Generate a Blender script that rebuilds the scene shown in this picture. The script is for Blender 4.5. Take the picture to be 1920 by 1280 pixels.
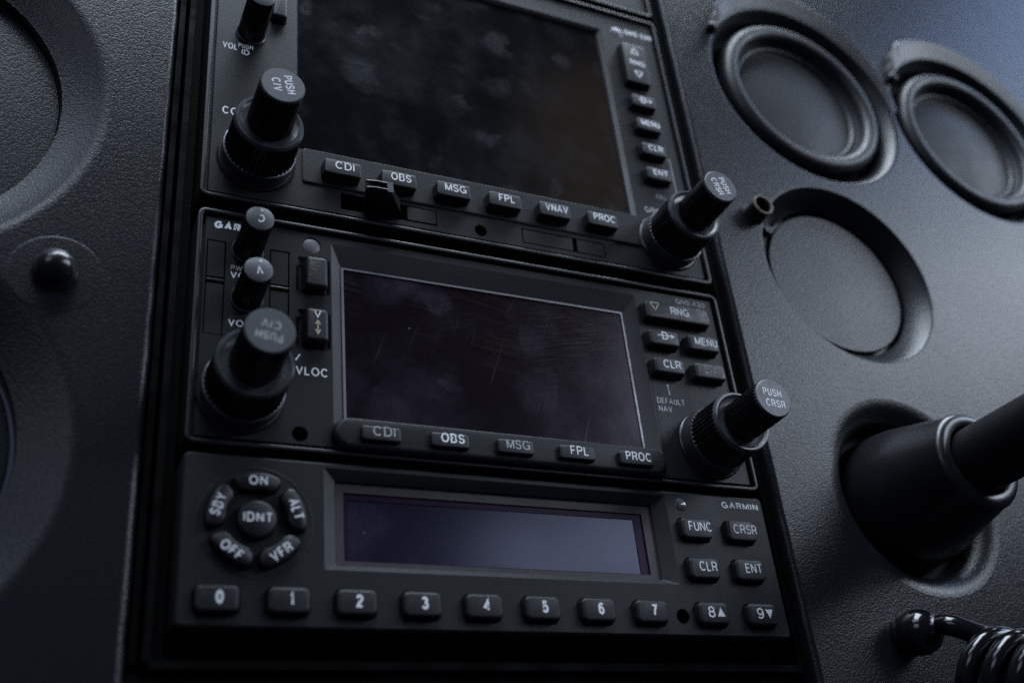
import bpy, math, random
from mathutils import Vector, Matrix, geometry
R_ = math.radians
S = 0.001                      # all dimensions below are millimetres in the panel's frame:
                               # x right, y up, z out of the panel towards the pilot
scene = bpy.context.scene
col = scene.collection
for o in list(bpy.data.objects): bpy.data.objects.remove(o)
ROT = Matrix.Rotation(R_(90), 4, 'X')          # panel frame -> world (panel stands upright, faces -Y)
def W(x, y, z): return Vector((x*S, -z*S, y*S))

# ------------------------------------------------------------------ camera
cam_d = bpy.data.cameras.new('camera'); cam = bpy.data.objects.new('camera', cam_d); col.objects.link(cam)
cam_d.sensor_width = 36; cam_d.lens = 37.36; cam_d.clip_start = 0.01; cam_d.clip_end = 50
Rcw = Matrix(((0.90752232, -0.0965281, 0.408761), (-0.12745462, 0.86404421, 0.4870143), (-0.40019814, -0.49407483, 0.77183645)))
cam.matrix_world = Matrix.Translation(W(-110.97, -171.78, 225.2)) @ ROT @ Rcw.transposed().to_4x4()
cam_d.dof.use_dof = True; cam_d.dof.focus_distance = 0.287; cam_d.dof.aperture_fstop = 8.5; cam_d.dof.aperture_blades = 7
scene.camera = cam
# ------------------------------------------------------------------ world and lamps
world = bpy.data.worlds.new('World'); scene.world = world; world.use_nodes = True
bg = world.node_tree.nodes['Background']; bg.inputs[0].default_value = (0.36, 0.47, 0.75, 1); bg.inputs[1].default_value = 0.05
def area(name, loc, target, sx, sy, power, color):
    l = bpy.data.lights.new(name, 'AREA'); l.shape = 'RECTANGLE'; l.size = sx; l.size_y = sy; l.energy = power; l.color = color
    o = bpy.data.objects.new(name, l); col.objects.link(o); o.location = W(*loc)
    d = W(*target) - W(*loc); o.rotation_euler = d.to_track_quat('-Z', 'Y').to_euler()
    return o
area('windshield_light', (170, 950, 230), (60, 0, 0), 1.2, 0.35, 18, (0.76, 0.87, 1.0))
area('windshield_left_light', (-470, 760, 430), (-110, 0, 0), 0.5, 0.28, 1.7, (0.66, 0.77, 1.0))
area('door_window_light', (920, 450, 560), (180, 20, 0), 0.75, 0.28, 5.1, (0.76, 0.86, 1.0))
area('side_window_light', (-610, 250, 520), (-120, -70, 0), 0.35, 0.28, 0.5, (0.74, 0.82, 1.0))
area('sky_window_light', (1400, 1110, 480), (290, 170, 0), 0.42, 0.30, 2.0, (0.40, 0.58, 1.0))
area('added_trim_glow_light', (690, 900, 900), (45, 45, 0), 0.24, 0.34, 0.085, (1.0, 0.68, 0.46))  # added warm lamp, stands in for door trim reflected in the large display
area('rear_window_light', (640, 262, 900), (10, -83, 0), 0.44, 0.12, 0.50, (0.70, 0.80, 1.0))
vs = scene.view_settings; vs.view_transform = 'Standard'; vs.look = 'None'; vs.exposure = 0; vs.gamma = 1; vs.use_curve_mapping = False
scene.cycles.use_denoising = False
scene.cycles.max_bounces = 6

# ------------------------------------------------------------------ materials
def mat(name, color, rough=0.5, spec=0.5, metal=0.0, grain=None, mottle=None, coat=0.0, coat_rough=0.1):
    """grain=(scale per metre, strength, distance); mottle=(scale, amount) varies colour and gloss a little (wear, dust)"""
    m = bpy.data.materials.new(name); m.use_nodes = True; nt = m.node_tree; b = nt.nodes['Principled BSDF']
    b.inputs['Base Color'].default_value = (*color, 1); b.inputs['Roughness'].default_value = rough
    b.inputs['Specular IOR Level'].default_value = spec; b.inputs['Metallic'].default_value = metal
    b.inputs['Coat Weight'].default_value = coat; b.inputs['Coat Roughness'].default_value = coat_rough
    tc = nt.nodes.new('ShaderNodeTexCoord')
    if mottle:
        n = nt.nodes.new('ShaderNodeTexNoise'); n.inputs['Scale'].default_value = mottle[0]; n.inputs['Detail'].default_value = 6; n.inputs['Roughness'].default_value = 0.65
        nt.links.new(tc.outputs['Object'], n.inputs['Vector'])
        r = nt.nodes.new('ShaderNodeMapRange'); r.inputs[1].default_value = 0.3; r.inputs[2].default_value = 0.7
        r.inputs[3].default_value = 1 - mottle[1]; r.inputs[4].default_value = 1 + mottle[1]
        nt.links.new(n.outputs['Fac'], r.inputs[0])
        mx = nt.nodes.new('ShaderNodeMix'); mx.data_type = 'RGBA'; mx.blend_type = 'MULTIPLY'; mx.inputs[0].default_value = 1
        mx.inputs[6].default_value = (*color, 1)
        nt.links.new(r.outputs[0], mx.inputs[7]); nt.links.new(mx.outputs[2], b.inputs['Base Color'])
        r2 = nt.nodes.new('ShaderNodeMapRange'); r2.inputs[1].default_value = 0.3; r2.inputs[2].default_value = 0.7
        r2.inputs[3].default_value = rough*(1+mottle[1]*.5); r2.inputs[4].default_value = rough*(1-mottle[1]*.5)
        nt.links.new(n.outputs['Fac'], r2.inputs[0]); nt.links.new(r2.outputs[0], b.inputs['Roughness'])
    if grain:
        n = nt.nodes.new('ShaderNodeTexNoise'); n.inputs['Scale'].default_value = grain[0]; n.inputs['Detail'].default_value = 2
        nt.links.new(tc.outputs['Object'], n.inputs['Vector'])
        bp = nt.nodes.new('ShaderNodeBump'); bp.inputs['Strength'].default_value = grain[1]; bp.inputs['Distance'].default_value = grain[2]
        nt.links.new(n.outputs['Fac'], bp.inputs['Height']); nt.links.new(bp.outputs[0], b.inputs['Normal'])
    return m

def leather_mat(name, color, rough, scale=1900, strength=0.38, dist=0.00017):
    """moulded plastic with a pebbled leather grain"""
    m = bpy.data.materials.new(name); m.use_nodes = True; nt = m.node_tree; b = nt.nodes['Principled BSDF']
    tc = nt.nodes.new('ShaderNodeTexCoord')
    wob = nt.nodes.new('ShaderNodeTexNoise'); wob.inputs['Scale'].default_value = scale*.5; wob.inputs['Detail'].default_value = 2
    nt.links.new(tc.outputs['Object'], wob.inputs['Vector'])
    add = nt.nodes.new('ShaderNodeMixRGB'); add.blend_type = 'LINEAR_LIGHT'; add.inputs[0].default_value = 0.0004
    nt.links.new(tc.outputs['Object'], add.inputs[1]); nt.links.new(wob.outputs['Color'], add.inputs[2])
    v = nt.nodes.new('ShaderNodeTexVoronoi'); v.feature = 'SMOOTH_F1'; v.inputs['Scale'].default_value = scale; v.inputs['Smoothness'].default_value = 0.45
    nt.links.new(add.outputs[0], v.inputs['Vector'])
    n = nt.nodes.new('ShaderNodeTexNoise'); n.inputs['Scale'].default_value = scale*2.3; n.inputs['Detail'].default_value = 3
    nt.links.new(tc.outputs['Object'], n.inputs['Vector'])
    ma = nt.nodes.new('ShaderNodeMath'); ma.operation = 'MULTIPLY_ADD'; ma.inputs[1].default_value = 0.35
    inv = nt.nodes.new('ShaderNodeMath'); inv.operation = 'SUBTRACT'; inv.inputs[0].default_value = 1.0
    nt.links.new(v.outputs['Distance'], inv.inputs[1])
    nt.links.new(n.outputs['Fac'], ma.inputs[0]); nt.links.new(inv.outputs[0], ma.inputs[2])
    bp = nt.nodes.new('ShaderNodeBump'); bp.inputs['Strength'].default_value = strength; bp.inputs['Distance'].default_value = dist
    nt.links.new(ma.outputs[0], bp.inputs['Height']); nt.links.new(bp.outputs[0], b.inputs['Normal'])
    big = nt.nodes.new('ShaderNodeTexNoise'); big.inputs['Scale'].default_value = 45; big.inputs['Detail'].default_value = 7; big.inputs['Roughness'].default_value = .7
    nt.links.new(tc.outputs['Object'], big.inputs['Vector'])
    cr = nt.nodes.new('ShaderNodeValToRGB'); cr.color_ramp.elements[0].position = .3; cr.color_ramp.elements[1].position = .72
    cr.color_ramp.elements[0].color = (*[c*.82 for c in color], 1); cr.color_ramp.elements[1].color = (*[c*1.18 for c in color], 1)
    nt.links.new(big.outputs['Fac'], cr.inputs[0]); nt.links.new(cr.outputs[0], b.inputs['Base Color'])
    rr = nt.nodes.new('ShaderNodeMapRange'); rr.inputs[1].default_value = .3; rr.inputs[2].default_value = .7; rr.inputs[3].default_value = rough+.025; rr.inputs[4].default_value = rough-.015
    nt.links.new(big.outputs['Fac'], rr.inputs[0]); nt.links.new(rr.outputs[0], b.inputs['Roughness'])
    b.inputs['Specular IOR Level'].default_value = 0.27
    return m

def screen_mat(name, base, smudge, scratch, spec_tint, rough=0.12, scratches=True, smudge_scale=32, seed=0.0, spec=.3):
    """dark display glass with finger smudges, hairline scratches and dust specks"""
    m = bpy.data.materials.new(name); m.use_nodes = True; nt = m.node_tree; b = nt.nodes['Principled BSDF']; L = nt.links.new
    def node(t, **kw):
        n = nt.nodes.new(t)
        for k, v in kw.items(): setattr(n, k, v)
        return n
    def noise(vec, scale, detail=4, rough_=.6, dist=0):
        n = node('ShaderNodeTexNoise'); n.inputs['Scale'].default_value = scale; n.inputs['Detail'].default_value = detail
        n.inputs['Roughness'].default_value = rough_; n.inputs['Distortion'].default_value = dist; L(vec, n.inputs['Vector']); return n
    def ramp(val, a, c, smooth=True):
        r = node('ShaderNodeMapRange'); r.interpolation_type = 'SMOOTHSTEP' if smooth else 'LINEAR'
        r.inputs[1].default_value = a; r.inputs[2].default_value = c; L(val, r.inputs[0]); return r.outputs[0]
    def math_(op, x, y):
        n = node('ShaderNodeMath', operation=op)
        for i, v in enumerate((x, y)):
            if isinstance(v, (int, float)): n.inputs[i].default_value = v
            else: L(v, n.inputs[i])
        return n.outputs[0]
    tc = node('ShaderNodeTexCoord')
    mp0 = node('ShaderNodeMapping'); mp0.inputs['Location'].default_value = (seed, seed*.7, 0); L(tc.outputs['Object'], mp0.inputs[0]); P = mp0.outputs[0]
    # irregular finger marks: cells pushed about by noise, each with its own strength
    wob = noise(P, smudge_scale*2.2, 3, .6)
    pv = node('ShaderNodeMixRGB', blend_type='LINEAR_LIGHT'); pv.inputs[0].default_value = .0075; L(P, pv.inputs[1]); L(wob.outputs['Color'], pv.inputs[2])
    marks = None
    for sc in (smudge_scale*1.5, smudge_scale*2.3):
        v = node('ShaderNodeTexVoronoi'); v.inputs['Scale'].default_value = sc; L(pv.outputs[0], v.inputs['Vector'])
        sep = node('ShaderNodeSeparateColor'); L(v.outputs['Color'], sep.inputs[0])
        k = math_('MULTIPLY', ramp(v.outputs['Distance'], .52, .20), ramp(sep.outputs[0], .45, 1.0, False))
        marks = k if marks is None else math_('MAXIMUM', marks, k)
    ridge = noise(P, 900, 3, .7); marks = math_('MULTIPLY', marks, ramp(ridge.outputs['Fac'], .15, .62))
    film = math_('MULTIPLY', ramp(noise(P, smudge_scale*.8, 8, .68).outputs['Fac'], .40, .75), .55)
    sm = math_('MINIMUM', math_('ADD', math_('MULTIPLY', marks, .7), film), 1.0)
    mx = node('ShaderNodeMix', data_type='RGBA'); mx.inputs[6].default_value = (*base, 1); mx.inputs[7].default_value = (*smudge, 1)
    L(sm, mx.inputs[0]); out = mx.outputs[2]
    if scratches:
        xyz = node('ShaderNodeSeparateXYZ'); L(tc.outputs['Object'], xyz.inputs[0])
        # the rubbing sits in the upper right of the glass
        worn = ramp(math_('ADD', xyz.outputs[1], math_('MULTIPLY', xyz.outputs[0], .22)), -.012, .022)
        tot = None
        for ang, sc, thr, msc, mth, amp, loc in ((9, (45, 3600), .54, 34, .40, .34, 1), (-12, (60, 3000), .57, 40, .42, .30, 1), (-58, (45, 1900), .66, 30, .46, .62, 1), (56, (60, 2400), .67, 36, .48, .5, 1), (-70, (24, 1300), .69, 22, .50, 1.0, 0), (-66, (20, 1000), .70, 60, .55, .8, 1), (38, (50, 2300), .71, 50, .52, .6, 0)):
            mp = node('ShaderNodeMapping'); mp.inputs['Rotation'].default_value = (0, 0, R_(ang)); L(P, mp.inputs[0])
            mp2 = node('ShaderNodeMapping'); mp2.inputs['Scale'].default_value = (sc[0], sc[1], 1); L(mp.outputs[0], mp2.inputs[0])
            t = ramp(noise(mp2.outputs[0], 1, 1).outputs['Fac'], thr, thr+.08, False)
            x = math_('MULTIPLY', math_('MULTIPLY', t, ramp(noise(mp.outputs[0], msc, 3).outputs['Fac'], mth, mth+.2)), amp)
            if loc: x = math_('MULTIPLY', x, worn)
            tot = x if tot is None else math_('MAXIMUM', tot, x)
        mx2 = node('ShaderNodeMix', data_type='RGBA'); mx2.inputs[7].default_value = (*scratch, 1)
        L(tot, mx2.inputs[0]); L(out, mx2.inputs[6]); out = mx2.outputs[2]
    dv = node('ShaderNodeTexVoronoi'); dv.inputs['Scale'].default_value = 210; L(P, dv.inputs['Vector'])
    ds = node('ShaderNodeSeparateColor'); L(dv.outputs['Color'], ds.inputs[0])
    dm = math_('MULTIPLY', ramp(dv.outputs['Distance'], .045, .03, False), math_('GREATER_THAN', ds.outputs[0], .93))
    mx3 = node('ShaderNodeMix', data_type='RGBA'); mx3.inputs[7].default_value = (.3, .3, .33, 1); L(dm, mx3.inputs[0]); L(out, mx3.inputs[6])
    L(mx3.outputs[2], b.inputs['Base Color'])
    rr = node('ShaderNodeMapRange'); rr.inputs[3].default_value = rough; rr.inputs[4].default_value = rough+.12; L(sm, rr.inputs[0]); L(rr.outputs[0], b.inputs['Roughness'])
    b.inputs['Specular IOR Level'].default_value = spec; b.inputs['Specular Tint'].default_value = (*spec_tint, 1)
    return m

M_panel = leather_mat('panel_plastic', (0.0095, 0.0108, 0.0135), 0.29)
M_cover = leather_mat('cover_plastic', (0.0095, 0.0108, 0.0135), 0.33)
M_face = mat('face_plastic', (0.0095, 0.0108, 0.0125), .46, .24, grain=(2600, .35, .00012), mottle=(60, .22))
M_face_b = mat('transponder_plastic', (0.012, 0.0138, 0.0155), .50, .24, grain=(2600, .35, .00012), mottle=(55, .20))
M_rim = mat('rim_plastic', (0.010, 0.011, 0.0135), .42, .38, grain=(2600, .2, .0001), mottle=(80, .25))
M_bevel = mat('bevel_plastic', (0.015, 0.0155, 0.0185), .5, .4, grain=(2600, .25, .0001), mottle=(70, .2))
M_key = mat('key_rubber', (0.011, 0.0115, 0.0148), .46, .36, grain=(3000, .3, .0001), mottle=(220, .35))
M_worn_key = mat('worn_key_rubber', (0.018, 0.018, 0.020), .45, .4, grain=(2200, .5, .0002), mottle=(420, .6))
M_knob = mat('knob_plastic', (0.0065, 0.0065, 0.0075), .28, .5, grain=(2500, .2, .0001), mottle=(150, .4))
M_knobring = mat('knob_ring', (0.045, 0.048, 0.056), .30, .55, mottle=(250, .35))
M_cap = mat('knob_cap', (0.078, 0.082, 0.094), .42, .45, grain=(3000, .25, .0001), mottle=(260, .3))
M_band = mat('knob_band_metal', (0.10, 0.10, 0.115), .34, .5, metal=.7, mottle=(300, .5))
M_chrome = mat('frame_metal', (0.24, 0.235, 0.255), .38, .5, metal=.5, mottle=(200, .25))
M_black = mat('black_void', (0.004, 0.004, 0.004), .7, .2)
M_rack = mat('rack_metal', (0.003, 0.003, 0.0034), .7, .06, mottle=(120, .5))
M_white = mat('print_white', (0.84, 0.86, 0.89), .55, .3, mottle=(900, .16))
M_faint = mat('print_light_grey', (0.52, 0.54, 0.56), .55, .3, mottle=(900, .25))
M_grey = mat('print_faded', (0.40, 0.41, 0.41), .55, .3, mottle=(900, .4))
M_cream = mat('print_cream', (0.50, 0.44, 0.31), .55, .3, mottle=(900, .25))
M_ghost = mat('print_worn_off', (0.17, 0.17, 0.175), .5, .3, mottle=(700, .8))
M_sensor = mat('light_sensor_window', (0.15, 0.14, 0.165), .35, .5, mottle=(500, .15))
M_lens = mat('sensor_lens', (0.075, 0.08, 0.085), .12, .7, mottle=(700, .6))
M_scr_big = screen_mat('large_display_glass', (0.0035, 0.0038, 0.0045), (0.020, 0.022, 0.026), (0.03, 0.03, 0.03), (1, 1, 1), .13, False, 44, .031)
M_scr_430 = screen_mat('display_glass', (0.0062, 0.0033, 0.0052), (0.034, 0.028, 0.042), (0.105, 0.086, 0.076), (.9, .8, 1), .18, True, 30, .113)
M_lcd = screen_mat('lcd_glass', (0.010, 0.009, 0.022), (0.018, 0.016, 0.032), (.03, .03, .03), (.76, .78, 1), .18, False, 26, .27, .6)
M_lcd_shade = mat('lcd_shade', (0.020, 0.003, 0.028), .4, .15)  # dark purple of the frame's shadow on the LCD, as a colour
M_lcd_frame = mat('lcd_frame', (0.05, 0.042, 0.047), .5, .4, mottle=(120, .15))
M_brass = mat('brass_rim', (0.20, 0.175, 0.13), .5, .5, metal=.6, mottle=(200, .2))
M_gloss = mat('gloss_black_rubber', (0.006, 0.006, 0.008), .14, .6, mottle=(120, .3))
M_boot = mat('boot_plastic', (0.010, 0.0105, 0.013), .30, .45, grain=(2500, .25, .0001), mottle=(160, .3))
M_shaft = mat('shaft_paint', (0.006, 0.006, 0.008), .5, .3, grain=(1800, .3, .00015), mottle=(160, .3))
M_nut = mat('cap_nut_paint', (0.012, 0.012, 0.015), .22, .6, mottle=(250, .5))
M_dial = mat('dial_face', (0.018, 0.020, 0.022), .50, .25, grain=(1500, .3, .0002), mottle=(60, .25))
M_bezelring = mat('bezel_ring', (0.016, 0.017, 0.020), .44, .38, mottle=(150, .3))

# ------------------------------------------------------------------ mesh helpers
class MB:
    def __init__(s): s.v = []; s.f = []
    def loop(s, pts, z):
        i = len(s.v); s.v += [(p[0], p[1], z) if len(p) == 2 else tuple(p) for p in pts]; return list(range(i, i+len(pts)))
    def bridge(s, a, b):
        n = len(a)
        for i in range(n): s.f.append((a[i], a[(i+1) % n], b[(i+1) % n], b[i]))
    def loft(s, loops, cap=True, base=False):
        ids = [s.loop(p, z) for p, z in loops]
        for a, b in zip(ids, ids[1:]): s.bridge(a, b)
        if cap: s.f.append(tuple(ids[-1]))
        if base: s.f.append(tuple(reversed(ids[0])))
        return s
    def fill(s, outer, holes, z):
        polys = [[Vector((p[0], p[1], 0)) for p in outer]] + [[Vector((p[0], p[1], 0)) for p in h] for h in holes]
        i = len(s.v); flat = [p for q in polys for p in q]
        s.v += [(p.x, p.y, z) for p in flat]
        for t in geometry.tessellate_polygon(polys):
            a, b, c = (flat[k] for k in t)
            ar = (b.x-a.x)*(c.y-a.y)-(b.y-a.y)*(c.x-a.x)
            if abs(ar) < 1e-9: continue
            s.f.append(tuple(i+k for k in (t if ar > 0 else reversed(t))))
        return s
    def lathe(s, cx, cy, prof, n=64, cap=True, flute=None):
        """prof: (r, z) or (r, z, fluted)"""
        loops = []
        for p in prof:
            fl = flute if (len(p) > 2 and p[2]) else None
            pts = []
            for k in range(n):
                a = 2*math.pi*k/n; r = p[0]
                if fl:
                    ph = (k % fl[0])/fl[0]
                    r -= fl[1]*(1 if ph < .34 else 0)
                pts.append((cx+r*math.cos(a), cy+r*math.sin(a)))
            loops.append((pts, p[1]))
        return s.loft(loops, cap)
    def box(s, x0, x1, y0, y1, z0, z1, r=0.0):
        if r: return s.loft([(rrect(x0, x1, y0, y1, r), z0), (rrect(x0, x1, y0, y1, r), z1)], True, True)
        return s.loft([(rect(x0, x1, y0, y1), z0), (rect(x0, x1, y0, y1), z1)], True, True)
    def tube(s, path, rad, n=14, caps=True):
        P = [Vector(p) for p in path]; ids = []
        up = Vector((0, 0, 1)); prev = None
        for i, p in enumerate(P):
            t = (P[min(i+1, len(P)-1)]-P[max(i-1, 0)]).normalized()
            if prev is None: prev = t.orthogonal().normalized()
            u = (prev - t*prev.dot(t)).normalized(); w = t.cross(u); prev = u
            r = rad(i/(len(P)-1)) if callable(rad) else rad
            ids.append(s.loop([tuple(p+(u*math.cos(2*math.pi*k/n)+w*math.sin(2*math.pi*k/n))*r) for k in range(n)], 0))
        for a, b in zip(ids, ids[1:]): s.bridge(a, b)
        if caps: s.f.append(tuple(reversed(ids[0]))); s.f.append(tuple(ids[-1]))
        return s

def rect(x0, x1, y0, y1): return [(x0, y0), (x1, y0), (x1, y1), (x0, y1)]
def rrect(x0, x1, y0, y1, r, n=6):
    r = max(min(r, (x1-x0)/2-1e-4, (y1-y0)/2-1e-4), 1e-3); pts = []
    for cx, cy, a0 in ((x1-r, y0+r, -90), (x1-r, y1-r, 0), (x0+r, y1-r, 90), (x0+r, y0+r, 180)):
        for k in range(n+1):
            a = R_(a0+90*k/n); pts.append((cx+r*math.cos(a), cy+r*math.sin(a)))
    return pts
def circle(cx, cy, r, n=48): return [(cx+r*math.cos(2*math.pi*k/n), cy+r*math.sin(2*math.pi*k/n)) for k in range(n)]

def link(o, parent=None):
    col.objects.link(o)
    if parent is not None: o.parent = parent
    return o
ORG = {}
def build(name, mb, m, parent=None, origin=None, angle=35):
    """one mesh object; vertices given in panel millimetres"""
    base = ORG[parent] if parent is not None else Vector((0, 0, 0))
    org = Vector(origin) if origin is not None else base
    me = bpy.data.meshes.new(name)
    me.from_pydata([((v[0]-org.x)*S, (v[1]-org.y)*S, (v[2]-org.z)*S) for v in mb.v], [], mb.f); me.validate(); me.update()
    for p in me.polygons: p.use_smooth = True
    me.set_sharp_from_angle(angle=R_(angle))
    me.materials.append(m)
    o = bpy.data.objects.new(name, me); link(o, parent)
    if parent is None: o.matrix_world = Matrix.Translation(W(*org)) @ ROT
    else: o.location = (org-base)*S
    ORG[o] = org
    return o
def thing(name, label, cat, org, group=None):
    o = bpy.data.objects.new(name, None); link(o); o.empty_display_size = .01
    o.matrix_world = Matrix.Translation(W(*org)) @ ROT; ORG[o] = Vector(org)
    tag(o, label, cat, group); return o
def tag(o, label, cat, group=None):
    o['label'] = label; o['category'] = cat
    if group: o['group'] = group
    return o
def struct(o): o['kind'] = 'structure'; return o

def _arc(cx, cy, rx, ry, a0, a1, n=14): return [(cx+rx*math.cos(R_(a0+(a1-a0)*k/n)), cy+ry*math.sin(R_(a0+(a1-a0)*k/n))) for k in range(n+1)]
# single-line drawings of the plain grotesque capitals printed on the units: (width / height, strokes)
_P = [(0, 0), (0, 1), (.55, 1)]+_arc(.58, .74, .42, .26, 90, -90)+[(0, .48)]
_CH = {
 'A': (.70, [[(0, 0), (.5, 1), (1, 0)], [(.2, .35), (.8, .35)]]),
 'B': (.60, [[(0, .53), (0, 1), (.5, 1)]+_arc(.55, .765, .38, .235, 90, -90)+[(0, .53), (0, 0), (.5, 0)]+_arc(.55, .265, .45, .265, -90, 90)+[(.4, .53)]]),
 'C': (.70, [_arc(.5, .5, .5, .5, 42, 318, 26)]),
 'D': (.64, [[(0, .5), (0, 1), (.4, 1)]+_arc(.42, .5, .58, .5, 90, -90, 20)+[(0, 0), (0, .5)]]),
 'E': (.54, [[(1, 1), (0, 1), (0, 0), (1, 0)], [(0, .53), (.92, .53)]]),
 'F': (.51, [[(1, 1), (0, 1), (0, 0)], [(0, .5), (.88, .5)]]),
 'G': (.74, [_arc(.5, .5, .5, .5, 42, 325, 26), [(.56, .46), (1, .46), (1, .0)]]),
 'H': (.62, [[(0, 0), (0, 1)], [(1, 0), (1, 1)], [(0, .53), (1, .53)]]),
 'I': (.001, [[(0, 0), (0, 1)]]),
 'L': (.50, [[(0, 1), (0, 0), (1, 0)]]),
 'M': (.76, [[(0, 0), (0, 1)], [(.02, 1), (.5, .02)], [(.5, .02), (.98, 1)], [(1, 1), (1, 0)]]),
 'N': (.64, [[(0, 0), (0, 1)], [(.03, .97), (.97, .03)], [(1, 0), (1, 1)]]),
 'O': (.74, [_arc(.5, .5, .5, .5, 0, 360, 36)]),
 'P': (.58, [_P]),
 'R': (.62, [_P, [(.5, .48), (.78, .44), (.86, .34), (.90, .12), (1.0, 0)]]),
 'S': (.60, [_arc(.5, .75, .45, .25, 15, 250, 16)+_arc(.5, .26, .5, .26, 75, -165, 18)]),
 'T': (.60, [[(0, 1), (1, 1)], [(.5, 1), (.5, 0)]]),
 'U': (.60, [[(0, 1)]+_arc(.5, .34, .5, .34, 180, 360, 18)+[(1, 1)]]),
 'V': (.66, [[(0, 1), (.5, 0), (1, 1)]]),
 'W': (.98, [[(0, 1), (.24, 0), (.5, 1), (.76, 0), (1, 1)]]),
 'Y': (.66, [[(0, 1), (.5, .43), (1, 1)], [(.5, .43), (.5, 0)]]),
 '/': (.26, [[(0, 0), (1, 1)]]),
 '0': (.56, [_arc(.5, .5, .5, .5, 0, 360, 30)]),
 '1': (.30, [[(0, .74), (.6, .80), (1, 1), (1, 0)]]),
 '2': (.56, [_arc(.5, .71, .47, .29, 175, -30, 16)+[(.3, .28), (.05, .0), (1, 0)]]),
 '3': (.56, [_arc(.48, .76, .44, .24, 165, -90, 14)+[(.4, .52)], [(.48, .52)]+_arc(.48, .26, .52, .26, 90, -165, 16)]),
 '4': (.58, [[(.78, 0), (.78, 1), (0, .28), (1, .28)]]),
 '5': (.56, [[(.92, 1), (.18, 1), (.08, .50)]+_arc(.48, .32, .52, .32, 130, -155, 18)]),
 '6': (.56, [_arc(.52, .31, .48, .31, 0, 360, 24), _arc(.58, .55, .56, .45, 45, 195, 16)]),
 '7': (.56, [[(0, 1), (1, 1), (.6, .52), (.36, 0)]]),
 '8': (.56, [_arc(.5, .76, .43, .24, 0, 360, 22), _arc(.5, .265, .5, .265, 0, 360, 24)]),
 '9': (.56, [_arc(.48, .69, .48, .31, 0, 360, 24), _arc(.42, .45, .56, .45, 225, 375, 16)]),
}
def ribbon(pts, w):
    """flat stroke of width w along pts -> (left points, right points)"""
    closed = (Vector(pts[0])-Vector(pts[-1])).length < 1e-5 and len(pts) > 3
    P = [Vector(p) for p in pts]
    if closed: P = P[:-1]
    n = len(P); Lp, Rp = [], []
    for i in range(n):
        a = P[i-1] if (i > 0 or closed) else None; c = P[(i+1) % n] if (i < n-1 or closed) else None
        d1 = (P[i]-a).normalized() if a is not None else None; d2 = (c-P[i]).normalized() if c is not None else None
        d1 = d1 or d2; d2 = d2 or d1
        nn = Vector((-(d1.y+d2.y), d1.x+d2.x))
        nn = nn.normalized() if nn.length > 1e-6 else Vector((-d1.y, d1.x))
        k = min(1/max(.25, nn.dot(Vector((-d1.y, d1.x)))), 2.2)*w/2
        e = Vector((0, 0))
        Lp.append(P[i]+nn*k); Rp.append(P[i]-nn*k)
    if closed: Lp.append(Lp[0]); Rp.append(Rp[0])
    return Lp, Rp
def text(body, x, y, z, cap, m, parent, width=None, rot=0, bold=0.01, shear=0.0, align='CENTER', name='lettering'):
    """flat printed lettering; cap = capital height in mm, (x, y) = centre (or left end) of the line"""
    wt = (.115+bold*3.0)*cap; h = cap-wt
    gap = .10*cap+wt*.15; adv = []; cur = 0
    for ch in body:
        if ch == ' ': cur += .3*cap; adv.append(None); continue
        w = _CH[ch][0]*cap-(wt if ch not in 'I' else 0); w = max(w, 0); adv.append((cur, w)); cur += w+wt+gap
    total = cur-gap; sx = 1
    if width:                       # squeeze the letters, not the strokes
        free = sum(a[1] for a in adv if a)+gap*(len(body)-1); sx = max(.3, (width-wt*len([a for a in adv if a]))/max(free, 1e-6))
        cur = 0; na = []
        for ch, a in zip(body, adv):
            if a is None: cur += .3*cap*sx; na.append(None); continue
            na.append((cur, a[1]*sx)); cur += a[1]*sx+wt+gap*sx
        adv = na; total = cur-gap*sx
    off = total/2 if align == 'CENTER' else 0
    ca, sa = math.cos(R_(rot)), math.sin(R_(rot)); mb = MB(); lay = 0
    for ch, a in zip(body, adv):
        if a is None: continue
        for st in _CH[ch][1]:
            pts = [(a[0]+wt/2+p[0]*a[1]-off, wt/2+p[1]*h-cap/2) for p in st]
            Lp, Rp = ribbon(pts, wt); i = len(mb.v); zz = z+.004*(lay % 3); lay += 1
            for l, r in zip(Lp, Rp):
                for q in (l, r):
                    qx = q.x+shear*q.y; mb.v.append((x+qx*ca-q.y*sa, y+qx*sa+q.y*ca, zz))
            for k in range(len(Lp)-1): mb.f.append((i+2*k+1, i+2*k+3, i+2*k+2, i+2*k))
    return build(name, mb, m, parent)
def glyph(name, polys, z, m, parent):
    mb = MB()
    for p in polys: mb.v += [(q[0], q[1], z) for q in p]; mb.f.append(tuple(range(len(mb.v)-len(p), len(mb.v))))
    org = ORG[parent]
    return build(name, mb, m, parent)
def seg(a, b, w):
    d = Vector((b[0]-a[0], b[1]-a[1])); n = Vector((-d.y, d.x)).normalized()*w/2
    return [(a[0]-n.x, a[1]-n.y), (b[0]-n.x, b[1]-n.y), (b[0]+n.x, b[1]+n.y), (a[0]+n.x, a[1]+n.y)]

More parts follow.
